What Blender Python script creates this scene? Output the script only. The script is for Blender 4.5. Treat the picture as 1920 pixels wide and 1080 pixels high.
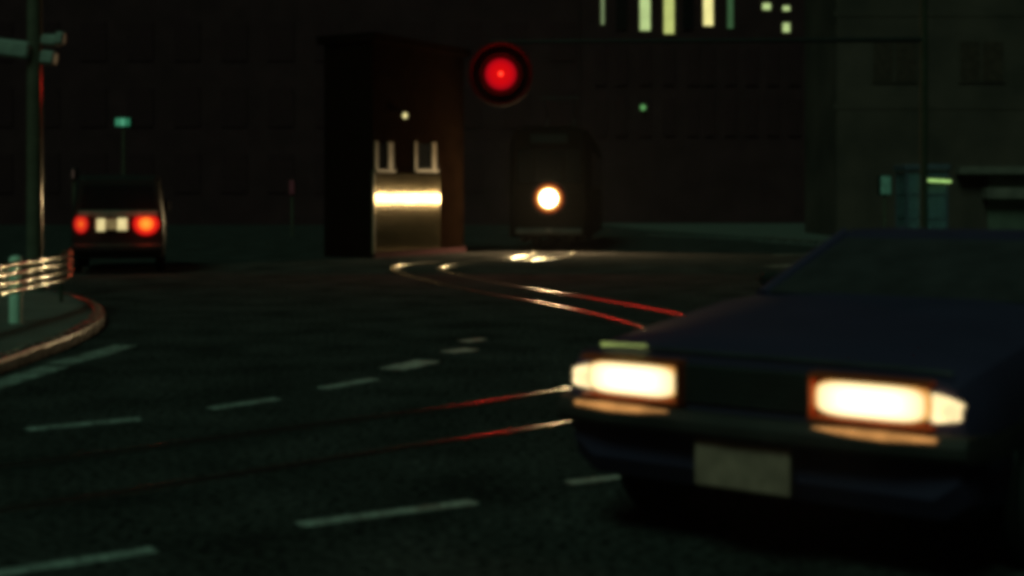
import bpy, math, random
from mathutils import Vector, Matrix
random.seed(7)
R = math.radians
for o in list(bpy.data.objects): bpy.data.objects.remove(o)
sc = bpy.context.scene
col = sc.collection

# ---------------------------------------------------------------- camera
F, HZ, CAMH = 2500.0, 372.0, 1.43          # focal length and horizon row for a 1920 px wide frame, eye height
cd = bpy.data.cameras.new('camera'); cam = bpy.data.objects.new('camera', cd); col.objects.link(cam)
cam.location = (0, 0, CAMH); cam.rotation_euler = (R(90), 0, 0)
cd.sensor_width = 36; cd.lens = 36*F/1920; cd.shift_y = -(540-HZ)/1920
cd.clip_start = 0.1; cd.clip_end = 2000
cd.dof.use_dof = True; cd.dof.focus_distance = 22; cd.dof.aperture_fstop = 1.35
sc.camera = cam

# ---------------------------------------------------------------- night sky, faint overhead light, exposure
SUN_EL, SUN_ROT = R(48), R(205)
w = bpy.data.worlds.new('World'); sc.world = w; w.use_nodes = True
nt = w.node_tree; nt.nodes.clear()
sky = nt.nodes.new('ShaderNodeTexSky'); sky.sky_type = 'NISHITA'; sky.sun_disc = False
sky.sun_elevation = SUN_EL; sky.sun_rotation = SUN_ROT
mx = nt.nodes.new('ShaderNodeMix'); mx.data_type = 'RGBA'; mx.blend_type = 'MULTIPLY'; mx.inputs[0].default_value = 1
mx.inputs[7].default_value = (1.0, 0.72, 0.36, 1)
bg = nt.nodes.new('ShaderNodeBackground'); bg.inputs[1].default_value = 0.0018
wo = nt.nodes.new('ShaderNodeOutputWorld')
nt.links.new(sky.outputs[0], mx.inputs[6]); nt.links.new(mx.outputs[2], bg.inputs[0]); nt.links.new(bg.outputs[0], wo.inputs[0])
sl = bpy.data.lights.new('sun', 'SUN'); sl.energy = 0.46; sl.angle = R(20); sl.color = (0.44, 1.0, 0.66)
so = bpy.data.objects.new('sun', sl); col.objects.link(so)
sd = Vector((math.sin(SUN_ROT)*math.cos(SUN_EL), math.cos(SUN_ROT)*math.cos(SUN_EL), math.sin(SUN_EL)))
so.rotation_euler = sd.to_track_quat('Z', 'Y').to_euler()
so.location = (0, 0, 40)
sc.view_settings.view_transform = 'Standard'; sc.view_settings.look = 'None'
sc.view_settings.exposure = 0; sc.view_settings.gamma = 1; sc.view_settings.use_curve_mapping = False
sc.render.engine = 'CYCLES'
sc.cycles.use_denoising = True
sc.cycles.pixel_filter_type = 'BLACKMAN_HARRIS'; sc.cycles.filter_width = 5.5
sc.cycles.max_bounces = 6; sc.cycles.sample_clamp_indirect = 4

# ---------------------------------------------------------------- helpers
def G(px, py, z=0.0):
    """point at height z that shows at photo pixel (px, py)"""
    d = F*(CAMH-z)/(py-HZ); return Vector(((px-960)*d/F, d, z))
def A(px, py, d):
    """point at distance d that shows at photo pixel (px, py)"""
    return Vector(((px-960)*d/F, d, CAMH-(py-HZ)*d/F))

class MB:
    def __init__(s): s.v = []; s.f = []
    def add(s, vs, fs):
        b = len(s.v); s.v += [tuple(v) for v in vs]; s.f += [tuple(b+i for i in f) for f in fs]; return s
    def box(s, lo, hi, m=None):
        x0, y0, z0 = lo; x1, y1, z1 = hi
        vs = [Vector(p) for p in ((x0,y0,z0),(x1,y0,z0),(x1,y1,z0),(x0,y1,z0),(x0,y0,z1),(x1,y0,z1),(x1,y1,z1),(x0,y1,z1))]
        if m is not None: vs = [m @ v for v in vs]
        return s.add(vs, [(0,3,2,1),(4,5,6,7),(0,1,5,4),(1,2,6,5),(2,3,7,6),(3,0,4,7)])
    def bbox(s, lo, hi, c=0.01, m=None):
        """box with chamfered edges"""
        lo = Vector(lo); hi = Vector(hi); c = min(c, *(0.45*(hi[i]-lo[i]) for i in range(3)))
        vs = []; key = {}
        for sx in (0,1):
            for sy in (0,1):
                for sz in (0,1):
                    P = Vector((hi.x if sx else lo.x, hi.y if sy else lo.y, hi.z if sz else lo.z))
                    d = Vector((-1 if sx else 1, -1 if sy else 1, -1 if sz else 1))*c
                    for a in range(3):
                        q = P.copy()
                        for k in range(3):
                            if k != a: q[k] += d[k]
                        key[(sx,sy,sz,a)] = len(vs); vs.append(q)
        fs = []
        def q(*ks): fs.append(tuple(key[k] for k in ks))
        for t in (0,1):
            q(*[(t,y,z,0) for y,z in ((0,0),(1,0),(1,1),(0,1))][::1 if t else -1])
            q(*[(x,t,z,1) for x,z in ((0,0),(0,1),(1,1),(1,0))][::1 if t else -1])
            q(*[(x,y,t,2) for x,y in ((0,0),(1,0),(1,1),(0,1))][::1 if t else -1])
        for a in (0,1):
            for b in (0,1):
                q((a,b,0,0),(a,b,1,0),(a,b,1,1),(a,b,0,1)); q((a,0,b,0),(a,1,b,0),(a,1,b,2),(a,0,b,2)); q((0,a,b,1),(1,a,b,1),(1,a,b,2),(0,a,b,2))
        for a in (0,1):
            for b in (0,1):
                for e in (0,1): q((a,b,e,0),(a,b,e,1),(a,b,e,2))
        if m is not None: vs = [m @ v for v in vs]
        return s.add(vs, fs)
    def tube(s, pts, r, n=12, caps=True):
        pts = [Vector(p) for p in pts]; rs = r if isinstance(r, (list, tuple)) else [r]*len(pts)
        b = len(s.v); prev = None
        for i, p in enumerate(pts):
            t = (pts[min(i+1, len(pts)-1)] - pts[max(i-1, 0)]).normalized()
            if prev is None: u = t.orthogonal().normalized()
            else: u = (prev - t*prev.dot(t)).normalized()
            prev = u; v = t.cross(u)
            for k in range(n):
                a = 2*math.pi*k/n; s.v.append(tuple(p + (u*math.cos(a)+v*math.sin(a))*rs[i]))
        for i in range(len(pts)-1):
            for k in range(n):
                k2 = (k+1) % n; s.f.append((b+i*n+k, b+i*n+k2, b+(i+1)*n+k2, b+(i+1)*n+k))
        if caps:
            s.f.append(tuple(b+k for k in range(n))[::-1]); s.f.append(tuple(b+(len(pts)-1)*n+k for k in range(n)))
        return s
    def lathe(s, prof, n=32, m=None):
        """profile of (radius, height) turned about local z"""
        b = len(s.v)
        for (r, h) in prof:
            for k in range(n):
                a = 2*math.pi*k/n; p = Vector((r*math.cos(a), r*math.sin(a), h))
                s.v.append(tuple(m @ p if m is not None else p))
        for i in range(len(prof)-1):
            for k in range(n):
                k2 = (k+1) % n; s.f.append((b+i*n+k, b+i*n+k2, b+(i+1)*n+k2, b+(i+1)*n+k))
        s.f.append(tuple(b+k for k in range(n))[::-1]); s.f.append(tuple(b+(len(prof)-1)*n+k for k in range(n)))
        return s
    def ring(s, prof, n=32, m=None):
        """closed profile turned about local z"""
        b = len(s.v); L = len(prof)
        for (r, h) in prof:
            for k in range(n):
                a = 2*math.pi*k/n; p = Vector((r*math.cos(a), r*math.sin(a), h))
                s.v.append(tuple(m @ p if m is not None else p))
        for i in range(L):
            for k in range(n):
                k2 = (k+1) % n; j = (i+1) % L
                s.f.append((b+i*n+k, b+i*n+k2, b+j*n+k2, b+j*n+k))
        return s
    def loft(s, secs, cap=True):
        b = len(s.v); n = len(secs[0])
        for q in secs: s.v += [tuple(p) for p in q]
        for i in range(len(secs)-1):
            for k in range(n):
                k2 = (k+1) % n; s.f.append((b+i*n+k, b+i*n+k2, b+(i+1)*n+k2, b+(i+1)*n+k))
        if cap:
            s.f.append(tuple(b+k for k in range(n))[::-1]); s.f.append(tuple(b+(len(secs)-1)*n+k for k in range(n)))
        return s
    def prism(s, poly, z0, z1):
        n = len(poly); b = len(s.v)
        s.v += [(p[0], p[1], z0) for p in poly] + [(p[0], p[1], z1) for p in poly]
        s.f += [tuple(b+i for i in range(n))[::-1], tuple(b+n+i for i in range(n))]
        s.f += [(b+i, b+(i+1) % n, b+n+(i+1) % n, b+n+i) for i in range(n)]
        return s
    def plate(s, quad, th):
        """four corners (counter-clockwise seen from outside) made into a slab th thick behind them"""
        q = [Vector(p) for p in quad]; nrm = (q[1]-q[0]).cross(q[3]-q[0]).normalized()
        return s.add(q + [p - nrm*th for p in q], [(0,1,2,3),(7,6,5,4),(0,4,5,1),(1,5,6,2),(2,6,7,3),(3,7,4,0)])
    def build(s, name, mat, parent=None, smooth=False, loc=None):
        me = bpy.data.meshes.new(name)
        vs = s.v if loc is None else [tuple(Vector(v)-Vector(loc)) for v in s.v]
        me.from_pydata(vs, [], s.f); me.update()
        import bmesh
        bm = bmesh.new(); bm.from_mesh(me); bmesh.ops.recalc_face_normals(bm, faces=bm.faces); bm.to_mesh(me); bm.free()
        me.materials.append(mat)
        if smooth:
            for p in me.polygons: p.use_smooth = True
            me.set_sharp_from_angle(angle=R(35))
        o = bpy.data.objects.new(name, me); col.objects.link(o); o.parent = parent
        if loc is not None: o.location = loc
        return o

def tag(o, label=None, cat=None, group=None, kind=None):
    if label: o['label'] = label
    if cat: o['category'] = cat
    if group: o['group'] = group
    if kind: o['kind'] = kind
    return o
def empty(name, loc=(0,0,0), rz=0.0):
    o = bpy.data.objects.new(name, None); col.objects.link(o); o.location = loc; o.rotation_euler.z = rz
    o.empty_display_size = 0.2; return o
def share(src, parent, loc=None, rot=None):
    c = src.copy(); col.objects.link(c); c.parent = parent
    if loc is not None: c.location = loc
    if rot is not None: c.rotation_euler = rot
    return c

# ---------------------------------------------------------------- materials
def mat(name, base, rough=0.6, metal=0.0, var=0.25, scale=6.0, bump=0.0, bscale=60.0, coat=0.0, spec=0.5):
    m = bpy.data.materials.new(name); m.use_nodes = True; n = m.node_tree; b = n.nodes['Principled BSDF']
    tc = n.nodes.new('ShaderNodeTexCoord'); no = n.nodes.new('ShaderNodeTexNoise')
    no.inputs['Scale'].default_value = scale; no.inputs['Detail'].default_value = 6
    n.links.new(tc.outputs['Object'], no.inputs['Vector'])
    cr = n.nodes.new('ShaderNodeValToRGB')
    cr.color_ramp.elements[0].position = 0.3; cr.color_ramp.elements[1].position = 0.7
    cr.color_ramp.elements[0].color = (*[c*(1-var) for c in base], 1); cr.color_ramp.elements[1].color = (*[min(1, c*(1+var)) for c in base], 1)
    n.links.new(no.outputs['Fac'], cr.inputs['Fac']); n.links.new(cr.outputs['Color'], b.inputs['Base Color'])
    mr = n.nodes.new('ShaderNodeMapRange'); mr.inputs['To Min'].default_value = max(0.02, rough*0.85); mr.inputs['To Max'].default_value = min(1, rough*1.15)
    n.links.new(no.outputs['Fac'], mr.inputs['Value']); n.links.new(mr.outputs['Result'], b.inputs['Roughness'])
    b.inputs['Metallic'].default_value = metal; b.inputs['Coat Weight'].default_value = coat; b.inputs['Coat Roughness'].default_value = 0.08
    b.inputs['Specular IOR Level'].default_value = spec
    if bump:
        n2 = n.nodes.new('ShaderNodeTexNoise'); n2.inputs['Scale'].default_value = bscale; n2.inputs['Detail'].default_value = 4
        n.links.new(tc.outputs['Object'], n2.inputs['Vector'])
        bp = n.nodes.new('ShaderNodeBump'); bp.inputs['Strength'].default_value = bump; bp.inputs['Distance'].default_value = 0.01
        n.links.new(n2.outputs['Fac'], bp.inputs['Height']); n.links.new(bp.outputs['Normal'], b.inputs['Normal'])
    return m
def speckle(m, scale, lo, hi):
    """fine grains in the colour of an existing material"""
    n = m.node_tree; b = n.nodes['Principled BSDF']; src = b.inputs['Base Color'].links[0].from_socket
    tc = n.nodes.new('ShaderNodeTexCoord'); no = n.nodes.new('ShaderNodeTexNoise'); no.inputs['Scale'].default_value = scale; no.inputs['Detail'].default_value = 3
    mr = n.nodes.new('ShaderNodeMapRange'); mr.inputs['From Min'].default_value = .35; mr.inputs['From Max'].default_value = .65
    mr.inputs['To Min'].default_value = lo; mr.inputs['To Max'].default_value = hi
    vm = n.nodes.new('ShaderNodeVectorMath'); vm.operation = 'SCALE'
    n.links.new(tc.outputs['Object'], no.inputs['Vector']); n.links.new(no.outputs['Fac'], mr.inputs['Value'])
    n.links.new(src, vm.inputs[0]); n.links.new(mr.outputs['Result'], vm.inputs['Scale']); n.links.new(vm.outputs[0], b.inputs['Base Color'])
def glow(name, color, strength, var=0.0, scale=20.0):
    """a lamp glass, lit pane or added glint: even light, with slight unevenness"""
    m = bpy.data.materials.new(name); m.use_nodes = True; n = m.node_tree; n.nodes.clear()
    e = n.nodes.new('ShaderNodeEmission'); o = n.nodes.new('ShaderNodeOutputMaterial')
    e.inputs[0].default_value = (*color, 1); e.inputs[1].default_value = strength
    if var:
        tc = n.nodes.new('ShaderNodeTexCoord'); no = n.nodes.new('ShaderNodeTexNoise'); no.inputs['Scale'].default_value = scale
        mr = n.nodes.new('ShaderNodeMapRange'); mr.inputs['From Min'].default_value = 0.3; mr.inputs['From Max'].default_value = 0.7
        mr.inputs['To Min'].default_value = strength*(1-var); mr.inputs['To Max'].default_value = strength*(1+var)
        n.links.new(tc.outputs['Object'], no.inputs['Vector']); n.links.new(no.outputs['Fac'], mr.inputs['Value']); n.links.new(mr.outputs['Result'], e.inputs[1])
    n.links.new(e.outputs[0], o.inputs[0]); return m
def lamp_glass(name, stops, size, square=False):
    """lamp lens: brightest at its centre, dimmer towards the rim; size = half extents of the lens in its own axes"""
    m = bpy.data.materials.new(name); m.use_nodes = True; n = m.node_tree; n.nodes.clear()
    tc = n.nodes.new('ShaderNodeTexCoord'); mp = n.nodes.new('ShaderNodeMapping'); mp.inputs['Scale'].default_value = [1/s for s in size]
    cr = n.nodes.new('ShaderNodeValToRGB'); el = cr.color_ramp.elements
    mxs = max(max(c) for _, c in stops)
    el[0].position = stops[0][0]; el[-1].position = stops[-1][0]
    for p, c in stops[1:-1]: el.new(p)
    for e_, (p, c) in zip(sorted(el, key=lambda q: q.position), stops): e_.color = (*[x/mxs for x in c], 1)
    e = n.nodes.new('ShaderNodeEmission'); e.inputs[1].default_value = mxs; o = n.nodes.new('ShaderNodeOutputMaterial')
    if square:
        a = n.nodes.new('ShaderNodeVectorMath'); a.operation = 'MULTIPLY'; b = n.nodes.new('ShaderNodeVectorMath'); b.operation = 'DOT_PRODUCT'
        for k in (0,1): n.links.new(mp.outputs[0], a.inputs[k]); n.links.new(a.outputs[0], b.inputs[k])
        pw = n.nodes.new('ShaderNodeMath'); pw.operation = 'POWER'; pw.inputs[1].default_value = .25
        n.links.new(b.outputs['Value'], pw.inputs[0]); n.links.new(pw.outputs[0], cr.inputs[0])
    else:
        ln = n.nodes.new('ShaderNodeVectorMath'); ln.operation = 'LENGTH'
        n.links.new(mp.outputs[0], ln.inputs[0]); n.links.new(ln.outputs['Value'], cr.inputs[0])
    n.links.new(tc.outputs['Object'], mp.inputs[0])
    n.links.new(cr.outputs[0], e.inputs[0]); n.links.new(e.outputs[0], o.inputs[0]); return m

M = dict(
    asphalt=mat('asphalt', (.047,.043,.042), .9, var=.4, scale=1.3, bump=.5, bscale=90, spec=.0),
    earth=mat('earth', (.05,.05,.04), .95, scale=.4),
    paint=mat('road_paint', (.36,.4,.38), .7, var=.5, scale=9, bump=.3),
    paving=mat('paving', (.11,.11,.10), .85, var=.25, scale=2, bump=.3),
    kerb=mat('kerb_stone', (.1,.09,.085), .27, var=.25, scale=7, bump=.05, spec=.28),
    rail=mat('rail_steel', (.75,.7,.58), .25, 1.0, var=.1, scale=30),
    groove=mat('rail_groove', (.012,.011,.01), .9),
    galv=mat('galvanised_pipe', (.8,.78,.7), .15, 1.0, var=.15, scale=20),
    white=mat('white_enamel', (.8,.86,.8), .4, var=.12),
    polemetal=mat('pole_paint', (.17,.16,.12), .16, .4, var=.2, scale=4),
    boxgrey=mat('signal_box_grey', (.3,.31,.28), .5),
    black=mat('black_enamel', (.012,.012,.012), .45, var=.3),
    rubber=mat('rubber', (.015,.015,.015), .85),
    chrome=mat('chrome', (.6,.6,.58), .14, 1.0, var=.05),
    carblue=mat('dark_blue_car_paint', (.045,.03,.075), .65, var=.1, scale=2, spec=.4),
    vandark=mat('dark_van_paint', (.02,.018,.018), .35, var=.1, scale=2, coat=.5),
    glass=mat('dark_glass', (.01,.011,.013), .08, var=.1),
    plate=mat('number_plate', (.42,.24,.19), .5, var=.25, scale=14),
    tram=mat('tram_paint', (.009,.004,.003), .8, var=.2, scale=2, spec=.08),
    steel=mat('dark_steel', (.08,.08,.08), .5, .6),
    ribs=mat('ribbed_steel', (.26,.21,.13), .12, .95, var=.12, scale=3),
    clad=mat('dull_brown_cladding', (.007,.0035,.002), .95, var=.3, scale=3, spec=.0),
    frame=mat('window_frame', (.12,.09,.06), .45, var=.1),
    conc=mat('concrete', (.14,.14,.11), .9, var=.3, scale=.8, bump=.2, bscale=12),
    darkwall=mat('dark_wall', (.058,.023,.028), .9, var=.2, scale=.7, spec=.05),
    olive=mat('olive_render', (.085,.05,.042), .9, var=.45, scale=.5, bump=.2, bscale=9),
    booth=mat('booth_paint', (.1,.11,.15), .4, var=.15),
    sign=mat('pale_sign', (.2,.15,.13), .6, var=.3, scale=2),
    curtain=mat('curtained_window', (.052,.02,.025), .9, var=.2, spec=.05),
    dullpole=mat('dull_pole', (.05,.05,.035), .8, var=.2, scale=4, spec=.1),
    bumper=mat('dull_bumper', (.035,.026,.026), .6, .0, spec=.3),
    rim=mat('halo_rim_black', (.012,.004,.004), .9, spec=.02),
    board=mat('dull_black_board', (.008,.003,.003), .95, spec=.02),
    worn=mat('worn_road_paint', (.15,.15,.14), .8, var=.6, scale=5),
    edgep=mat('edge_line_paint', (.24,.28,.26), .8, var=.6, scale=5),
    glowframe=mat('orange_glow_frame', (.5,.07,.015), .5),
    sheen=mat('green_grey_sheen', (.16,.2,.17), .5),
    dimpane=mat('dull_pane', (.074,.043,.036), .8, var=.3, spec=.1),
    postwhite=mat('post_white', (.75,.95,.78), .5, var=.05),
    carglass=mat('lifted_car_glass', (.055,.045,.05), .35, var=.2),  # even tone raised until the car glass blends into its background
    amberoff=mat('amber_plastic', (.35,.12,.02), .3),
)

speckle(M['asphalt'], 22, .35, 1.65); speckle(M['paint'], 30, .5, 1.3); speckle(M['edgep'], 25, .4, 1.4)
# ---------------------------------------------------------------- ground, road, markings
tag(MB().box((-160,-40,-.5), (160,240,-.16)).build('ground', M['earth']), kind='structure')
road = tag(MB().box((-70,-12,-.15), (70,110,0)).build('road', M['asphalt']), kind='structure')
def dash(p, q, wid=.13, name='lane_dash', z=.004, pm='paint'):
    p = Vector(p); q = Vector(q); t = (q-p).normalized(); nrm = Vector((-t.y, t.x, 0))*wid/2
    n = 5; vs = []
    for i in range(n+1):
        c = p.lerp(q, i/n); k = 1+random.uniform(-.1,.1)
        vs += [(c.x+nrm.x*k, c.y+nrm.y*k, z), (c.x-nrm.x*k, c.y-nrm.y*k, z)]
    m = MB().add(vs, [(2*i, 2*i+1, 2*i+3, 2*i+2) for i in range(n)])
    return m.build(name, M[pm], road)
for (a, b, c, d_, wid) in ((50,806,262,786,.14),(393,767,522,748,.14),(603,729,703,711,.15),(733,693,805,677,.30),(838,661,885,655,.26),(868,641,905,636,.2),
                           (-60,1085,290,1032,.12),(560,985,890,942,.12),(1065,906,1200,891,.10)):
    dash(G(a,b), G(c,d_), wid*.82)
EL = [G(-120,760), G(0,720), G(108,687)], [G(108,683), G(170,668), G(235,648)]
for line in EL:
    for i in range(len(line)-1): dash(line[i], line[i+1], .24, 'edge_line', pm='edgep')
# worn lines beyond the near car
for (a, b, c, d_, wid) in ((1215,440,1400,449,.5),(1410,451,1570,462,.5),(1440,500,1560,494,.35),(1590,492,1720,484,.35),(1450,478,1600,474,.3)):
    dash(G(a,b), G(c,d_), wid, 'worn_line', pm='worn')

# ---------------------------------------------------------------- tram track
def catmull(P, n=14):
    P = [Vector((*p, 0)) for p in P]; out = []
    P = [P[0]*2-P[1]] + P + [P[-1]*2-P[-2]]
    for i in range(1, len(P)-2):
        a, b, c, d_ = P[i-1:i+3]
        for k in range(n):
            t = k/n
            out.append(.5*((2*b)+(c-a)*t+(2*a-5*b+4*c-d_)*t*t+(3*b-a-3*c+d_)*t**3))
    out.append(P[-2]); return out
def offset(path, off):
    out = []
    for i, p in enumerate(path):
        t = (path[min(i+1, len(path)-1)]-path[max(i-1, 0)]).normalized(); out.append(p + Vector((-t.y, t.x, 0))*off)
    return out
centre = catmull([(-6.5,3.6),(-4.2,5.2),(-2.3,6.78),(-.95,7.98),(.33,9.12),(1.38,10.5),(1.92,12.5),(1.88,15.1),(1.0,18.0),(-.1,20.6),(-1.4,24.6),(-1.98,27.6),(-1.35,29.6),(-.35,30.7),(.5,31.9),(1.0,33.6),(1.15,36),(1.9,42),(3.0,52),(4.4,66)])
def strip(path, prof):
    """sweep an open (across, up) profile along a ground path"""
    m = MB(); n = len(prof); vs = []
    for i, p in enumerate(path):
        t = (path[min(i+1, len(path)-1)]-path[max(i-1, 0)]).normalized(); a = Vector((-t.y, t.x, 0))
        vs += [p + a*u + Vector((0,0,h)) for u, h in prof]
    m.add(vs, [(i*n+k, i*n+k+1, (i+1)*n+k+1, (i+1)*n+k) for i in range(len(path)-1) for k in range(n-1)])
    return m
HEAD = [(.034*-math.cos(R(q*15)), -.004+.022*math.sin(R(q*15))) for q in range(13)]
for side, lab in ((.5, 'left rail of the curving tram track, farther from the near headlights'), (-.5, 'right rail of the curving tram track, nearer to the bottom edge')):
    r_ = empty('tram_rail', (0,0,0)); tag(r_, lab, 'rail', 'rails of the tram track')
    p = offset(centre, side)
    strip(p, HEAD).build('rail_head', M['rail'], r_, smooth=True)
    g = offset(centre, side - math.copysign(.062, side))
    strip(g, [(-.026,.003),(.026,.003)]).build('flange_groove', M['groove'], r_)

# ---------------------------------------------------------------- kerbs and pavements
KL = catmull([(-4.15,-6),(-4.15,4),(-4.2,8),(-4.25,11),(-4.34,13),(-4.6,14.7),(-5.1,16.3),(-5.95,18),(-7.3,19.9),(-9.6,22.3),(-14,25.6),(-30,34)], 10)
tag(MB().prism([(p.x-.07, p.y) for p in KL] + [(-60,40),(-60,-6)], -.14, .115).build('pavement', M['paving']), kind='structure')
def kerb(path, step=.62):
    k = empty('kerb'); tag(k, kind='structure')
    L = [0]
    for i in range(1, len(path)): L.append(L[-1]+(path[i]-path[i-1]).length)
    def at(s):
        for i in range(1, len(path)):
            if L[i] >= s: return path[i-1].lerp(path[i], (s-L[i-1])/(L[i]-L[i-1]))
        return path[-1]
    src = None; n = int(L[-1]/step)
    for i in range(n):
        a, b = at(i*step), at((i+1)*step); c = (a+b)/2; t = (b-a).normalized()
        if c.y < 3 or c.y > 45 or c.x < -22: continue
        rot = (0, random.uniform(-.012,.012), math.atan2(t.y, t.x)); loc = (c.x, c.y, random.uniform(-.004,.004))
        if src is None:
            arc = [(-.075+.04-.04*math.cos(R(q*15)), .088+.04*math.sin(R(q*15))) for q in range(7)]
            pr = [(-.075,-.12)] + arc + [(-u, z) for u, z in reversed(arc)] + [(.075,-.12)]
            src = MB().loft([[(xx, u, z) for u, z in pr] for xx in (-step/2+.005, step/2-.005)]).build('kerb_stone', M['kerb'], k, True); src.location = loc; src.rotation_euler = rot
        else: share(src, k, loc, rot)
    return k
kerb(KL)
KR = catmull([(4.6,70),(5.9,57),(9.5,41.5),(10.6,37.8),(13.2,36.4),(30,34)], 8)
tag(MB().prism([(p.x+.02, p.y+.05) for p in KR] + [(60,34),(60,100),(4.6,100)], -.14, .115).build('pavement', M['paving']), kind='structure')
kerb(KR, 1.1)

# ---------------------------------------------------------------- oncoming car
def wheel(parent, x, y, r, tyre_m, rim_m):
    m = Matrix.Translation((x, y, r)) @ Matrix.Rotation(R(90) if y < 0 else R(-90), 4, 'X')
    w_ = empty('wheel'); w_.parent = parent
    MB().ring([(r*.64,-.08),(r*.93,-.09),(r,-.06),(r,.06),(r*.93,.09),(r*.64,.08)], 28, m).build('tyre', tyre_m, w_, True)
    MB().lathe([(r*.64,-.05),(r*.64,.07),(r*.58,.075),(r*.5,.03),(r*.2,.05),(r*.15,.075),(.02,.08)], 24, m).build('rim', rim_m, w_, True)
def car_section(x, hw, zl, zt):
    return [(x,-hw*.86,zl),(x,-hw*.97,zl+.07),(x,-hw,zl+.2),(x,-hw,zt-.2),(x,-hw*.985,zt-.1),(x,-hw*.95,zt-.035),(x,-hw*.86,zt-.005),(x,-hw*.4,zt+.018),
            (x,hw*.4,zt+.018),(x,hw*.86,zt-.005),(x,hw*.95,zt-.035),(x,hw*.985,zt-.1),(x,hw,zt-.2),(x,hw,zl+.2),(x,hw*.97,zl+.07),(x,hw*.86,zl)]
def sedan(loc, rz):
    t = empty('sedan_car', loc, rz)     # local x forward, front face at x = 0
    S = [(-.0,.83,.36,.79),(-.06,.855,.28,.815),(-.4,.865,.22,.85),(-1.25,.87,.2,.93),(-2.2,.875,.2,.945),(-3.3,.87,.2,.96),(-4.15,.85,.26,.93),(-4.38,.82,.38,.86)]
    MB().loft([car_section(*s) for s in S]).build('body', M['carblue'], t, True)
    # cabin: roof, pillars and glass
    zb, zt = .95, 1.235
    def cp(x, y, f): return Vector((x, y, zb+(zt-zb)*f))
    fl, fr, bl, br = cp(-1.66,.74,0), cp(-1.66,-.74,0), cp(-3.75,.74,0), cp(-3.75,-.74,0)
    FL, FR, BL, BR = cp(-2.36,.58,1), cp(-2.36,-.58,1), cp(-3.25,.58,1), cp(-3.25,-.58,1)
    rf = MB().loft([[(-2.31,-.57,zt-.008),(-2.31,.57,zt-.008),(-2.31,.57,zt-.025),(-2.31,-.57,zt-.025)],[(-2.5,-.6,zt+.02),(-2.5,.6,zt+.02),(-2.5,.62,zt-.02),(-2.5,-.62,zt-.02)],
                    [(-3.05,-.6,zt+.02),(-3.05,.6,zt+.02),(-3.05,.62,zt-.02),(-3.05,-.62,zt-.02)],[(-3.3,-.57,zt-.008),(-3.3,.57,zt-.008),(-3.3,.57,zt-.025),(-3.3,-.57,zt-.025)]])
    rf.build('roof', M['carblue'], t, True)
    for a, b in ((fl,FL),(fr,FR),(bl,BL),(br,BR)): MB().tube([a-Vector((0,0,.03)), b], [.045,.032], 8).build('pillar', M['carblue'], t, True)
    for sy in (1,-1): MB().tube([cp(-2.8,.745*sy,-.05), cp(-2.8,.585*sy,1)], .03, 8).build('pillar', M['carblue'], t, True)
    MB().plate([fr,fl,FL,FR], .006).build('windscreen', M['carglass'], t)
    MB().plate([bl,br,BR,BL], .006).build('rear_window', M['glass'], t)
    for sy in (1,-1):
        for xa, xb, xa1, xb1 in ((-1.72,-2.76,-2.38,-2.77),(-2.84,-3.7,-2.83,-3.22)):
            MB().plate([cp(xa,.74*sy,.02),cp(xb,.74*sy,.02),cp(xb1,.585*sy,.96),cp(xa1,.585*sy,.96)], .006).build('side_window', M['carglass'], t)
        for xc in (-2.7,-3.6): MB().bbox((xc-.07,.868*sy-.012,.78),(xc+.07,.868*sy+.03,.81),.006).build('door_handle', M['chrome'], t)
    for sy in (1,-1):
        for x in (-.78,-3.42):
            MB().lathe([(.35,-.03),(.35,.012),(.3,.016)], 28, Matrix.Translation((x,.86*sy,.32)) @ Matrix.Rotation(R(90) if sy < 0 else R(-90),4,'X')).build('wheel_arch', M['black'], t, True)
            wheel(t, x, .815*sy, .305, M['rubber'], M['steel'])
    # nose
    gr = MB().bbox((-.03,-.3,.615),(.012,.3,.775),.008).build('grille', M['black'], t)
    for k in range(6): MB().bbox((.008,-.29,.632+k*.025),(.02,.29,.639+k*.025),.002).build('grille_slat', M['steel'], gr)
    for sy in (1,-1):
        c = Vector((.03, .535*sy, .705))
        bz = MB(); y0, y1, z0, z1 = .5*sy-.218, .5*sy+.218, .698-.069, .698+.069
        hl = MB().bbox((-.02,y0,z0),(.018,y1,z1),.012).build('headlight', M['chrome'], t)
        ln = MB(); secs = []
        for (xx, k) in ((.0,1),(.026,.99),(.036,.93),(.04,.8)):
            ring_ = []
            for q in range(28):
                a = 2*math.pi*q/28; cx, sx_ = math.cos(a), math.sin(a); e = .45
                ring_.append((xx, .214*k*math.copysign(abs(cx)**e, cx), .066*k*math.copysign(abs(sx_)**e, sx_)))
            secs.append(ring_)
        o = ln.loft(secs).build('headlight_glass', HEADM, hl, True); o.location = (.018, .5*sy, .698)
        # wrap-round corner lamp
        cl = MB().loft([[(.024,.722*sy,.64),(.024,.722*sy,.74),(-.1,.722*sy,.74),(-.1,.722*sy,.64)],
                        [(.02,.765*sy,.645),(.02,.765*sy,.73),(-.1,.765*sy,.73),(-.1,.765*sy,.645)],
                        [(.008,.805*sy,.65),(.008,.805*sy,.718),(-.1,.805*sy,.718),(-.1,.805*sy,.65)],
                        [(-.005,.82*sy,.66),(-.005,.82*sy,.706),(-.1,.82*sy,.706),(-.1,.82*sy,.66)]]).build('corner_lamp', CORNERM, t, True)
        bz = MB()
        for za, zb2, ya, yb in ((.768,.786,.275,.722),(.61,.628,.275,.722),(.628,.768,.275,.283)):
            bz.box((-.02,min(ya*sy,yb*sy),za),(.08,max(ya*sy,yb*sy),zb2))
        bz.build('headlight_glow_frame', M['glowframe'], hl)  # orange frame added to give each headlight a red-orange glow fringe
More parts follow.
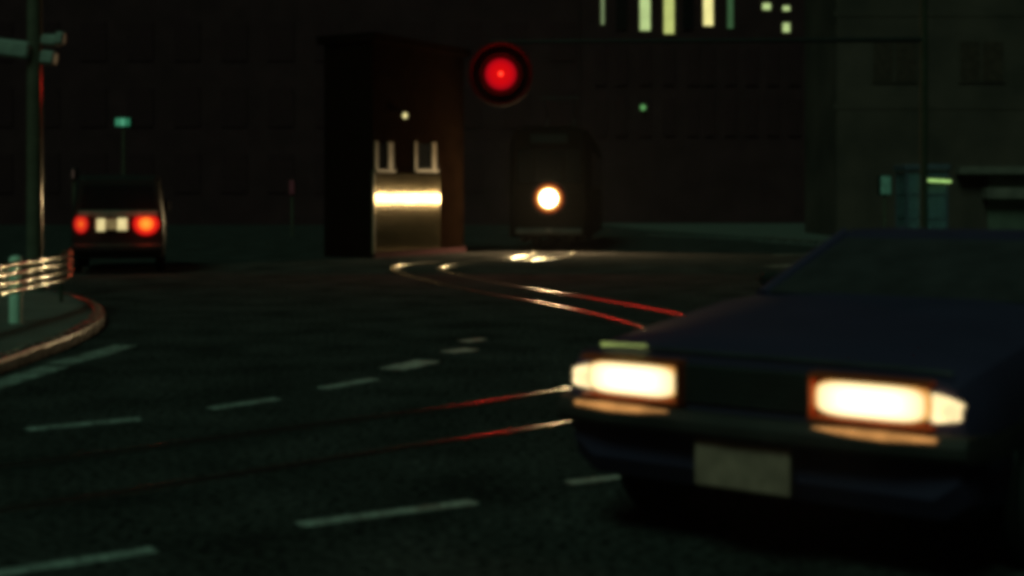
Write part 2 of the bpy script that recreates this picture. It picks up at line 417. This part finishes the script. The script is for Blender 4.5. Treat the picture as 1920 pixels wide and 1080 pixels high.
    bm = MB().loft([[(xx,y,z) for (xx,z) in ((x,.5),(x+.05,.505),(x+.07,.53),(x+.07,.565),(x+.045,.6),(x,.602))] for (x,y) in ((-.5,-.9),(-.1,-.895),(.0,-.85),(.045,-.6),(.06,0),(.045,.6),(.0,.85),(-.1,.895),(-.5,.9))])
    bp = bm.build('bumper', M['bumper'], t, True)
    for sy in (1,-1):
        MB().loft([[(x,y,.585-k),(x+.014,y,.585-k),(x+.014,y,.592+k),(x,y,.592+k)] for (x,y,k) in ((.09,.3*sy,.002),(.096,.42*sy,.009),(.098,.58*sy,.012),(.075,.75*sy,.003))]).build('bumper_reflection', REFLM, bp)  # amber glowing strips added in place of headlight reflections on the bumper
    MB().bbox((.06,-.2,.315),(.075,.2,.5),.006).build('number_plate', M['plate'], t)
    MB().tube([(-.02,-.78,.812),(.006,-.5,.823),(.006,.5,.823),(-.02,.78,.812)], .007, 6).build('bonnet_trim', M['steel'], t, True)
    for sy in (1,-1):
        mi = MB().bbox((-2.0,.84*sy-.07,.95),(-1.94,.84*sy+.07,1.03),.025).build('door_mirror', M['black'], t)
        MB().tube([(-1.97,.72*sy,.95),(-1.97,.8*sy,.98)], .02, 8).build('mirror_stalk', M['black'], mi, True)
    MB().tube([(-.015,-.47,.822),(-.015,-.68,.818)], .008, 8).build('trim_glint', GREENLINE, t, True)  # glowing strip added in place of a green glint on the chrome edge
    for sy in (1,-1): MB().bbox((-4.41,.58*sy-.2,.66),(-4.37,.58*sy+.2,.8),.01).build('tail_light', M['amberoff'], t)
    MB().bbox((-4.5,-.86,.46),(-4.36,.86,.6),.03).build('rear_bumper', M['chrome'], t)
    return t
HEADM = lamp_glass('headlight_glow', [(0,(3.0,2.6,1.6)),(.5,(2.2,1.9,1.05)),(.84,(1.3,1.05,.55)),(.92,(1.0,.5,.12)),(1.0,(.3,.05,.012))], (1,.225,.07), True)  # outer stops turn orange then red, imitating glow round the lamp
CORNERM = glow('corner_lamp_glow', (1,.76,.38), 1.5, .25, 14)
REFLM = glow('bumper_reflection_glow', (1,.45,.13), .6, .3, 12)
GREENLINE = glow('green_glint_glow', (.4,.5,.14), 3.0)
PL, PR = Vector((.248,5.63,0)), Vector((1.583,4.65,0))
mid = (PL+PR)/2; t_ = (PR-PL).normalized(); fwd = Vector((t_.y, -t_.x, 0))
car = sedan(mid, math.atan2(fwd.y, fwd.x))
tag(car, 'dark sedan turning in from the right with both wide headlights blazing', 'car')
for sy in (1,-1):
    l = bpy.data.lights.new('headlight_beam', 'SPOT'); l.energy = 130; l.color = (1,.82,.5); l.spot_size = R(60); l.spot_blend = 1; l.shadow_soft_size = .06
    o = bpy.data.objects.new('headlight_beam', l); col.objects.link(o); o.parent = car; o.location = (.09,.5*sy,.7); o.rotation_euler = (0, R(-84), 0)

# ---------------------------------------------------------------- van driving away
TAILL = lamp_glass('tail_light_glow_small', [(0,(1.0,.22,.02)),(.35,(.85,.05,.012)),(.8,(.55,.012,.01)),(1,(.2,.004,.004))], (.14,.185,1))
TAILR = lamp_glass('tail_light_glow_braking', [(0,(2.2,.5,.05)),(.45,(1.2,.2,.02)),(.6,(.9,.02,.01)),(.88,(.6,.008,.006)),(1,(.25,.004,.004))], (.26,.235,1))
PLATELIT = glow('lit_number_plate', (.8,.66,.3), .95, .2, 9); PLATEDIM = glow('dim_number_plate', (.3,.22,.09), .6, .5, 30)
def van(loc):
    t = empty('van', loc)              # local y away from the camera, rear face at y = 0
    def sec(y, hw, zl, zt, k):
        return [(-hw*.93,y,zl),(-hw,y,zl+.1),(-hw,y,.95),(-hw*k,y,zt-.1),(-hw*k+.08,y,zt),(hw*k-.08,y,zt),(hw*k,y,zt-.1),(hw,y,.95),(hw,y,zl+.1),(hw*.93,y,zl)]
    MB().loft([sec(.12,.82,.36,1.78,.88),sec(.2,.85,.3,1.86,.9),(sec(1.2,.86,.26,1.9,.9)),sec(3.0,.86,.26,1.88,.9),sec(3.5,.85,.26,1.3,.97),sec(4.1,.8,.3,.95,1)]).build('body', M['vandark'], t, True)
    tg = MB().loft([[(-.78,.1,.55),(.78,.1,.55),(.78,.16,.55),(-.78,.16,.55)],[(-.78,.06,1.12),(.78,.06,1.12),(.78,.14,1.12),(-.78,.14,1.12)],[(-.7,.1,1.76),(.7,.1,1.76),(.7,.16,1.76),(-.7,.16,1.76)]]).build('tailgate', M['vandark'], t)
    MB().plate([(-.68,.055,1.24),(.68,.055,1.24),(.62,.085,1.68),(-.62,.085,1.68)], .01).build('rear_window', M['glass'], tg)
    MB().bbox((-.72,.02,1.08),(.72,.06,1.2),.015).build('tailgate_sheen', M['sheen'], tg)  # green-grey strip stands in for light reflected off the tailgate ledge
    MB().bbox((-.84,-.06,.42),(.84,.14,.58),.04).build('bumper', M['black'], t)
    for sx, hw, hh, mm in ((-1,.135,.18,TAILL),(1,.25,.225,TAILR)):
        o = MB().lathe([(1,0),(.97,.5),(.8,.9),(.4,1)], 28).build('tail_light', mm, t, True)
        cx = -.67 if sx < 0 else .5
        o.location = (cx, .07, .95); o.rotation_euler = (R(90),0,0)
        for v in o.data.vertices: v.co = (v.co.x*hw, v.co.y*hh, v.co.z*.05)
        o.rotation_euler = (R(90),0,0)
    pl = MB().bbox((-.42,.0,.86),(.18,.05,1.06),.01).build('number_plate', M['plate'], tg)
    for x0, x1, z0, z1, mm in ((-.39,-.24,.82,1.05,PLATELIT),(-.02,.16,.83,1.06,PLATELIT),(-.235,-.025,.85,1.03,PLATEDIM)): MB().bbox((x0,-.015,z0),(x1,-.003,z1),.03).build('plate_glow', mm, pl)  # lamplight on the plate put in as glowing patches
    for sx in (-1,1):
        for y in (.75,3.2):
            m = Matrix.Translation((.76*sx,y,.3)) @ Matrix.Rotation(R(90)*sx,4,'Y')
            w_ = empty('wheel'); w_.parent = t
            MB().ring([(.19,-.08),(.28,-.09),(.3,-.06),(.3,.06),(.28,.09),(.19,.08)], 24, m).build('tyre', M['rubber'], w_, True)
            MB().lathe([(.19,-.05),(.19,.07),(.05,.08)], 20, m).build('rim', M['steel'], w_, True)
        MB().plate([(.858*sx,.6,1.2),(.858*sx,2.9,1.2),(.79*sx,2.8,1.7),(.79*sx,.7,1.7)][::sx], .008).build('side_window', M['glass'], t)
        MB().bbox((.88*sx-.08,2.95,1.15),(.88*sx+.08,3.03,1.38),.02).build('wing_mirror', M['black'], t)
    return t
v_ = van((-7.38, 25, 0)); v_.rotation_euler.z = R(15)
for x_, e_ in ((-.67,1.2),(.5,3.4)):
    l = bpy.data.lights.new('tail_lamp', 'POINT'); l.energy = e_; l.color = (1,.05,.02); l.shadow_soft_size = .08
    o = bpy.data.objects.new('tail_lamp', l); col.objects.link(o); o.parent = v_; o.location = (x_,-.2,.95)
tag(v_, 'dark van driving away beyond the guard rail with red tail lights and lit plate', 'van')

# ---------------------------------------------------------------- tram with single headlamp
TRAML = lamp_glass('tram_headlamp_glow', [(0,(70,62,40)),(.42,(50,40,20)),(.56,(4,2.4,.7)),(.7,(1.0,.36,.06)),(.86,(.3,.05,.008)),(1,(.05,.006,.002))], (.41,.41,1))  # lamp glow painted into the lens as a reddening edge
def tram(loc, rz):
    t = empty('tram', loc, rz)      # local -y is the front
    W, L = 1.12, 11.0
    def sec(y, k, zt): return [(-W*k,y,.38),(-W*k,y,2.9),(-W*k*.9,y,zt-.12),(-W*k*.6,y,zt),(W*k*.6,y,zt),(W*k*.9,y,zt-.12),(W*k,y,2.9),(W*k,y,.38)]
    MB().loft([sec(0,.86,3.3),sec(.18,.97,3.38),sec(.5,1,3.42),sec(L-.5,1,3.42),sec(L-.18,.97,3.38),sec(L,.86,3.3)]).build('body', M['tram'], t, True)
    for x0, x1 in ((-.86,-.42),(-.38,.38),(.42,.86)):
        wn = MB().bbox((x0,-.025,1.85),(x1,-.005,2.75),.008).build('windscreen_pane', M['glass'], t)
    MB().bbox((-.5,-.03,2.92),(.5,-.004,3.16),.01).build('destination_box', M['black'], t)
    MB().bbox((-.9,-.16,.45),(.9,.02,.62),.03).build('bumper', M['steel'], t)
    MB().box((-.06,-.5,.5),(.06,-.14,.6)).build('coupler', M['steel'], t)
    hd = MB().lathe([(.48,-.02),(.48,.07),(.47,.1),(.44,.105),(.44,.085),(.02,.08)], 36, Matrix.Translation((0,-.02,1.43)) @ Matrix.Rotation(R(90),4,'X')).build('headlamp_housing', M['black'], t, True)
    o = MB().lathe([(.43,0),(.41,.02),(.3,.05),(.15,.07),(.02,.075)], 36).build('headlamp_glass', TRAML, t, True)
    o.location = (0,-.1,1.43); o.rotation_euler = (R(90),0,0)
    for sx in (-1,1):
        for k in range(7):
            y0 = .9+k*1.36; MB().bbox((sx*(W+.006)-.008,y0,1.75),(sx*(W+.006)+.008,y0+1.1,2.7),.006).build('side_window', M['glass'], t)
        for y0 in (.0,): pass
        for y in (2.2,8.8):
            MB().bbox((sx*.8-.1,y-.95,.2),(sx*.8+.1,y+.95,.5),.03).build('truck_frame', M['steel'], t)
            for dy in (-.7,.7):
                MB().lathe([(.3,-.05),(.3,.05)], 20, Matrix.Translation((sx*.5,y+dy,.314)) @ Matrix.Rotation(R(90),4,'Y')).build('wheel', M['steel'], t, True)
    pn = MB().tube([(-.5,4.6,3.45),(.5,4.6,3.45)], .03, 8).build('pantograph', M['steel'], t)
    for sx in (-1,1): MB().tube([(sx*.45,4.6,3.45),(sx*.4,5.6,3.9),(sx*.5,4.9,4.5)], .018, 6).build('pantograph_arm', M['steel'], pn)
    MB().tube([(-.6,4.9,4.5),(.6,4.9,4.5)], .02, 6).build('contact_strip', M['steel'], pn)
    return t
HEADW = Vector((1.0, 36.0, 0))
tr = tram(HEADW, R(-5.5))
tag(tr, 'dark tram behind the red signal with one round glaring headlamp', 'tram')
l = bpy.data.lights.new('tram_headlamp', 'SPOT'); l.energy = 1100; l.color = (1,.72,.36); l.shadow_soft_size = .14; l.spot_size = R(176); l.spot_blend = .3
o = bpy.data.objects.new('tram_headlamp', l); col.objects.link(o); o.parent = tr; o.location = (0,-.22,1.43); o.rotation_euler = (R(-90),0,0)

# ---------------------------------------------------------------- guard pipe fence at the kerb corner
GP = [Vector((-5.15-.04*(y-14)+.0105*math.sin(2*math.pi*(y-13.95)/.9), y, 0)) for y in [11.2+.06*k for k in range(60)]]
GP += catmull([(GP[-1].x-.004, 14.84), (-5.25,15.5), (-5.44,16.4), (-5.72,17.1)], 6)
gf = empty('guard_fence', (-5.26,14,0)); tag(gf, 'guard fence of four shiny steel pipes on white posts along the left kerb', 'guard fence')
for z in (.475,.56,.655,.745):
    MB().tube([(p.x+5.26, p.y-14, z) for p in GP], .033, 16).build('pipe', M['galv'], gf, True)
po = None
for x, y in ((-5.06,11.4),(-5.2,14.1)):
    b = MB().lathe([(.065,.1),(.065,.78),(.055,.81),(.02,.825)], 20, None)
    ob = b.build('post', M['postwhite'], gf, True); ob.location = (x+5.26-.05, y-14, 0)
    for z in (.475,.56,.655,.745):
        c = MB().bbox((-.02,-.03,z-.02),(.07,.03,z+.02),.01).build('pipe_clamp', M['galv'], ob)

MB().tube([(-.47,2.95,.1),(-.47,2.95,.77)], .024, 10).build('end_post', M['dullpole'], gf, True)
# ---------------------------------------------------------------- pole with signal boxes at the left edge
lp = empty('signal_pole', A(65,560,19)); lp.location.z = .11
tag(lp, 'tall grey painted pole behind the guard fence carrying signal boxes', 'pole')
s19 = 19/F
MB().tube([(0,0,0),(0,0,2.5),(0,0,5.2)], [.115,.108,.1], 20).build('shaft', M['polemetal'], lp, True)
MB().lathe([(.19,0),(.19,.05),(.13,.08),(.12,.4),(.115,.42)], 20).build('pole_base', M['polemetal'], lp, True)
def LB(x0, y0, x1, y1, dd, dep, name, m, rz=0.0):
    a = A(x0, y1, 19+dd); b = A(x1, y0, 19+dd); c = (a+b)/2 - lp.location
    o = MB().bbox((-(b.x-a.x)/2,-dep/2,-(b.z-a.z)/2),((b.x-a.x)/2,dep/2,(b.z-a.z)/2),.03).build(name, m, lp); o.location = c; o.rotation_euler = (0,rz,0); return o
sb = LB(-70,72,58,104,-.1,.22,'signal_housing', M['boxgrey'], R(7))
MB().tube([(-.45,0,.02),(.42,0,.0)], .03, 8).build('signal_arm', M['boxgrey'], sb)
LB(80,66,112,86,-.1,.2,'speaker_box', M['boxgrey'], R(2))
LB(106,60,121,84,-.12,.16,'speaker_mouth', M['boxgrey'], R(4))
LB(78,96,105,121,-.1,.2,'lamp_box', M['boxgrey'], R(6))

# ---------------------------------------------------------------- red signal on a mast arm
REDL = lamp_glass('red_signal_glow', [(0,(6.0,.35,.14)),(.07,(4.0,.16,.07)),(.17,(.68,.003,.004)),(.6,(.6,.002,.005)),(.82,(.4,.002,.007)),(.94,(.16,.001,.004)),(1,(.05,.001,.001))], (.318,.318,1))
sg_d = 25.0; c0 = A(939,139,sg_d); pb = A(1746,515,sg_d); pb.z = 0
ms = empty('red_signal', (pb.x, sg_d+.45, 0)); tag(ms, 'round red signal light hung high on a long arm over the road', 'traffic signal')
rel = lambda p: Vector(p) - Vector((pb.x, sg_d+.45, 0))
MB().tube([(0,0,0),(0,0,6.2)], [.075,.065], 18).build('mast', M['dullpole'], ms, True)
MB().tube([(0,0,4.46), rel((c0.x+4,sg_d+.45,4.44)), rel((c0.x-.2,sg_d+.45,4.42))], [.05,.045,.035], 10).build('mast_arm', M['black'], ms, True)
mrot = Matrix.Translation(rel(c0)) @ Matrix.Rotation(R(90),4,'X')
hs = MB().lathe([(.6,-.12),(.6,-.06),(.2,-.05)], 40, mrot).build('halo_board', M['board'], ms, True)
MB().tube([rel((c0.x,sg_d+.1,c0.z+.5)), rel((c0.x,sg_d+.45,4.42))], .03, 8).build('hanger', M['black'], hs)
MB().ring([(.56,-.05),(.56,.12),(.6,.12),(.6,-.05)], 40, mrot).build('halo_rim', M['rim'], hs, True)  # board and rim added to catch red light like a halo ring
MB().ring([(.36,-.05),(.36,.02),(.39,.02),(.39,-.05)], 40, mrot).build('lamp_bezel', M['board'], hs, True)
o = MB().lathe([(.315,-.045),(.31,.0),(.275,.03),(.19,.05),(.08,.06),(.01,.062)], 40).build('red_lens', REDL, ms, True)
o.location = rel(c0); o.rotation_euler = (R(90),0,0)
l = bpy.data.lights.new('red_lamp', 'POINT'); l.energy = 85; l.color = (1,.03,.02); l.shadow_soft_size = .1
o = bpy.data.objects.new('red_lamp', l); col.objects.link(o); o.parent = ms; o.location = rel(c0)+Vector((0,-.17,0))

# ---------------------------------------------------------------- small building with ribbed steel wall lit by the tram
W0 = Vector((-3.3, 31.9, 0)); WD = Vector((.5, .866, 0))          # wall foot: near left corner and direction along the wall
rb = empty('ribbed_wall_building', W0, math.atan2(WD.y, WD.x)); tag(rb, 'small building whose ribbed steel wall shines in the tram headlamp', 'building')
def X(px):
    q = (px-960)/F; return (q*W0.y-W0.x)/(WD.x-q*WD.y)
def Z(px, py): return CAMH-(py-HZ)*(W0.y+WD.y*X(px))/F
MB().box((0,.04,-.1),(X(872),1.5,5.2)).build('wall', M['clad'], rb)
MB().box((-.1,-.1,5.2),(X(872)+.15,1.65,5.4)).build('roof', M['clad'], rb)
m = MB(); n = 40; K = 12; x0, x1 = 0.0, X(826); vs = []; zc = Z(760,325)
for i in range(n*K+1):
    u = i/(n*K); x, y = x0+(x1-x0)*u, .0035*math.cos(2*math.pi*u*n); vs += [(x,y,zc),(x,y,.15)]
m.add(vs, [(2*i,2*i+1,2*i+3,2*i+2) for i in range(n*K)])
m.build('ribbed_cladding', M['ribs'], rb, True)
MB().box((-.03,-.03,.1),(-.005,.05,zc+.05)).build('corner_trim', M['frame'], rb)
MB().box((x0,-.035,0),(X(872),.03,.14)).build('plinth', M['darkwall'], rb)
for (a, b) in ((704,737),(778,818)):
    zs, zh = Z((a+b)/2,318), Z((a+b)/2,270); fw = .1
    wn = MB().box((X(a)+.05,.02,zs),(X(b)-.05,.035,zh)).build('window', M['glass'], rb)
    MB().box((X(a),-.01,zs),(X(a)+fw,.038,zh+.05)).build('frame', M['frame'], wn)
    MB().box((X(b)-fw*2,-.01,zs),(X(b),.038,zh+.05)).build('frame', M['frame'], wn)
    MB().box((X(a)-.03,-.06,zs-.06),(X(b)+.03,.038,zs-.002)).build('sill', M['frame'], wn)
YDOT = glow('bare_bulb_glow', (.75,.66,.28), 1.2)
zl = Z(752,217)
wl = MB().lathe([(.02,-.07),(.05,-.04),(.065,0),(.05,.04),(.02,.07)], 14, Matrix.Translation((X(752),-.12,zl))).build('wall_lamp', YDOT, rb, True)
MB().tube([(X(752),-.1,zl+.09),(X(752),.05,zl+.09)], .03, 8).build('lamp_bracket', M['black'], wl)

# ---------------------------------------------------------------- tower with lit windows
D2 = 70.0; s2 = D2/F
X2 = lambda px: (px-1300)*s2
Z2 = lambda py: CAMH-(py-HZ)*s2
tw = empty('office_tower', (A(1300,400,D2).x, D2, 0)); tag(tw, 'dark office tower at the top with a few tall windows lit pale yellow green', 'building')
MB().box((X2(1090),.1,-.1),(X2(1530),16,27)).build('wall', M['darkwall'], tw)
LIT = {n: glow('lit_window_'+n, c, e, .12, 1.5) for n, c, e in (('green',(.46,.6,.24),1),('yellow',(.5,.56,.17),1),('warm',(.85,.78,.3),1.1),('dim',(.035,.085,.035),1),('thin',(.16,.22,.1),1))}
def pane(x0, x1, ya, yb, m):
    wn = MB().box((X2(x0)-.05,.04,Z2(yb)-.05),(X2(x1)+.05,.11,Z2(ya)+.05)).build('window', M['darkwall'], tw)
    MB().bbox((X2(x0),.0,Z2(yb)),(X2(x1),.03,Z2(ya)),.04).build('pane', m, wn)
for a, b, y1, m in ((1127,1133,46,'thin'),(1200,1219,57,'green'),(1245,1264,63,'yellow'),(1319,1337,48,'warm'),(1364,1375,53,'dim')):
    pane(a, b, -40, y1, LIT[m])
for a, b, y0, y1 in ((1430,1445,6,18),(1468,1481,11,20),(1468,1481,43,60)): pane(a, b, y0, y1, LIT['green'])
for ya, yb in ((90,160),(185,255)):
    for px in (1127,1165,1210,1255,1300,1330,1370,1410,1450,1490): pane(px-10, px+10, ya, yb, M['curtain'])
for px in (1165,1290): pane(px-10, px+10, -40, 56, M['glass'])
gl = MB().lathe([(.03,-.16),(.15,-.06),(.15,.06),(.03,.16)], 14, Matrix.Translation((X2(1205),-.2,Z2(202)))).build('wall_lamp', glow('green_lamp_glow', (.10,.3,.09), 1.0), tw, True)
MB().box((X2(1205)-.05,-.2,Z2(202)+.16),(X2(1205)+.05,.1,Z2(202)+.22)).build('lamp_bracket', M['black'], gl)

# ---------------------------------------------------------------- olive building at the right
D3 = 46.0
ob = empty('rendered_building', (19.0, D3, .1)); tag(ob, 'tall olive rendered building at the right edge behind the phone booth', 'building')
MB().box((-7.8,0,-.2),(12,5,17)).build('wall', M['olive'], ob)
for k, z in enumerate((4.4,7.6,10.8,14.0)):
    MB().box((-7.9,-.02,z),(12,.0,z+.22)).build('string_course', M['olive'], ob)
    for i in range(6):
        x = -6.6+i*3.0
        wn = MB().box((x,-.05,z+.9),(x+1.6,-.002,z+2.4)).build('window', M['olive'], ob)
        for q in (0,1): MB().box((x+.06+q*.76,-.07,z+.97),(x+.72+q*.8,-.052,z+2.33)).build('pane', M['dimpane'], wn)
for px0, px1, y0, y1 in ((1800,1990,312,326),(1850,1990,352,372)):
    a = A(px0,y1,D3-.5); b = A(px1,y0,D3-.5)
    MB().box((a.x-19,-.5,a.z-.1),(b.x-19,-.02,b.z-.1)).build('shop_fascia', M['sign'], ob)
MB().box((-2.6,-.06,.1),(6.5,-.01,2.1)).build('shop_shutter', M['conc'], ob)

# ---------------------------------------------------------------- phone booth and lit things at the right
bo = empty('phone_booth', (A(1728,400,39.2).x, 39.2, .115)); tag(bo, 'glazed phone booth on the far pavement with a lit tube under its roof', 'phone booth')
Wd = .58
for sx in (-1,1):
    for sy in (-1,1): MB().bbox((sx*Wd-.035,sy*.5-.035,0),(sx*Wd+.035,sy*.5+.035,2.12),.008).build('corner_post', M['booth'], bo)
MB().bbox((-Wd-.08,-.6,2.12),(Wd+.08,.6,2.3),.03).build('roof', M['booth'], bo)
MB().bbox((-Wd-.03,-.53,0),(Wd+.03,.53,.05),.01).build('floor', M['conc'], bo)
gm = bpy.data.materials.new('booth_glass'); gm.use_nodes = True; b_ = gm.node_tree.nodes['Principled BSDF']
b_.inputs['Base Color'].default_value = (.4,.55,.6,1); b_.inputs['Roughness'].default_value = .15; b_.inputs['Transmission Weight'].default_value = .75; b_.inputs['IOR'].default_value = 1.1
for z0, z1 in ((.08,.7),(.74,1.4),(1.44,2.06)):
    for sy in (-1,1): MB().box((-Wd+.04,sy*.5-.005,z0),(Wd-.04,sy*.5+.005,z1)).build('pane', gm, bo)
    for sx in (-1,1): MB().box((sx*Wd-.005,-.46,z0),(sx*Wd+.005,.46,z1)).build('pane', gm, bo)
for z in (.72,1.42):
    for sy in (-1,1): MB().box((-Wd,sy*.5-.015,z-.018),(Wd,sy*.5+.015,z+.018)).build('glazing_bar', M['booth'], bo)
MB().tube([(-.12,-.61,1.96-.115),(.66,-.61,1.92-.115)], .035, 10).build('lamp_tube', glow('tube_glow', (.42,.72,.2), 1.1, .25, 6), bo, True)
MB().box((-.1,-.605,2.0-.115),(.66,-.52,2.06-.115)).build('lamp_batten', M['booth'], bo)
ph = MB().bbox((-.22,.2,.95),(.22,.44,1.5),.02).build('telephone', M['plate'], bo)
MB().tube([(-.28,.16,1.05),(-.28,.14,1.2),(-.28,.16,1.35)], [.035,.02,.035], 8).build('handset', M['black'], ph, True)
MB().box((-.4,.14,.86),(.4,.48,.9)).build('shelf', M['booth'], bo)

def lit_post(px, py, d, wpx, hpx, mats, name, label, cat, zbase=.115):
    c = A(px, py, d); k = d/F; t = empty(name, (c.x, d+.12, zbase)); tag(t, label, cat)
    MB().tube([(0,0,0),(0,0,c.z-zbase)], .05, 10).build('post', M['polemetal'], t, True)
    bx = MB().bbox((-wpx*k/2-.03,-.12,c.z-zbase-hpx*k/2-.03),(wpx*k/2+.03,.12,c.z-zbase+hpx*k/2+.03),.02).build('lamp_case', M['black'], t)
    n = len(mats); st = wpx*k/n
    for i, m in enumerate(mats):
        MB().bbox((-wpx*k/2+i*st+.01,-.135,c.z-zbase-hpx*k/2),(-wpx*k/2+(i+1)*st-.01,-.122,c.z-zbase+hpx*k/2),.004).build('lamp_face', m, bx)
    return t
GA = glow('green_segment_a', (.045,.25,.13), .8); GB = glow('green_segment_b', (.08,.36,.2), .9); GC = glow('green_segment_c', (.03,.2,.1), .8)
lit_post(230,229,42,28,14,(GA,GB,GC),'green_lamp_post','small green lamp of three lit segments high above the van','lamp')
lit_post(1661,347,40.5,20,34,(glow('dull_green_face',(.018,.06,.035),1.0,.4,5),),'green_sign_post','dull green lit box on a post left of the phone booth','sign')
lit_post(547,351,50,10,26,(glow('dull_pink_face',(.02,.008,.008),1.0,.3,5),),'narrow_sign_post','faint narrow pinkish sign on a post in the dark left of the shining wall','sign', 0)
lit_post(137,326,30,4,16,(glow('dull_warm_face',(.06,.04,.03),1.0,.3,5),),'glint_post','thin pale glint on an added post between the grey pole and the van','post', .1)  # post and glowing face added in place of a thin vertical reflection

# ---------------------------------------------------------------- dark buildings behind
def block(name, label, x0, x1, y0, y1, h, m, cols, rows, z0=1.2):
    cx = (x0+x1)/2; t = empty(name, (cx, y0, 0)); tag(t, label, 'building')
    MB().box((x0-cx,0,-.1),(x1-cx,y1-y0,h)).build('wall', m, t)
    MB().box((x0-cx-.1,-.12,h),(x1-cx+.1,y1-y0+.1,h+.3)).build('parapet', m, t)
    src = None; st = (x1-x0)/cols; sz = (h-z0)/rows
    for i in range(cols):
        for j in range(rows):
            loc = (x0-cx+st*(i+.5), -.03, z0+sz*(j+.5)-.2)
            if src is None: src = MB().bbox((-st*.28,-.03,-sz*.3),(st*.28,.03,sz*.3),.01).build('window', M['curtain'], t); src.location = loc
            else: share(src, t, loc)
    return t
block('dark_office_block', 'long unlit dark building filling the background behind the shining ribbed wall', -34, 4.0, 72, 86, 19, M['darkwall'], 15, 5)

# ---------------------------------------------------------------- thin mist added for a glow round the lamps
hz = bpy.data.materials.new('glow_mist'); hz.use_nodes = True; n = hz.node_tree; n.nodes.clear()
pv = n.nodes.new('ShaderNodeVolumePrincipled'); pv.inputs['Color'].default_value = (.9,.9,.9,1); pv.inputs['Density'].default_value = .0001; pv.inputs['Anisotropy'].default_value = .75
ho = n.nodes.new('ShaderNodeOutputMaterial'); n.links.new(pv.outputs[0], ho.inputs['Volume'])
tag(MB().box((-170,-50,-1.5),(170,250,29)).build('haze', hz), 'thin mist over the whole street, added for glow round the lamps', kind='stuff')
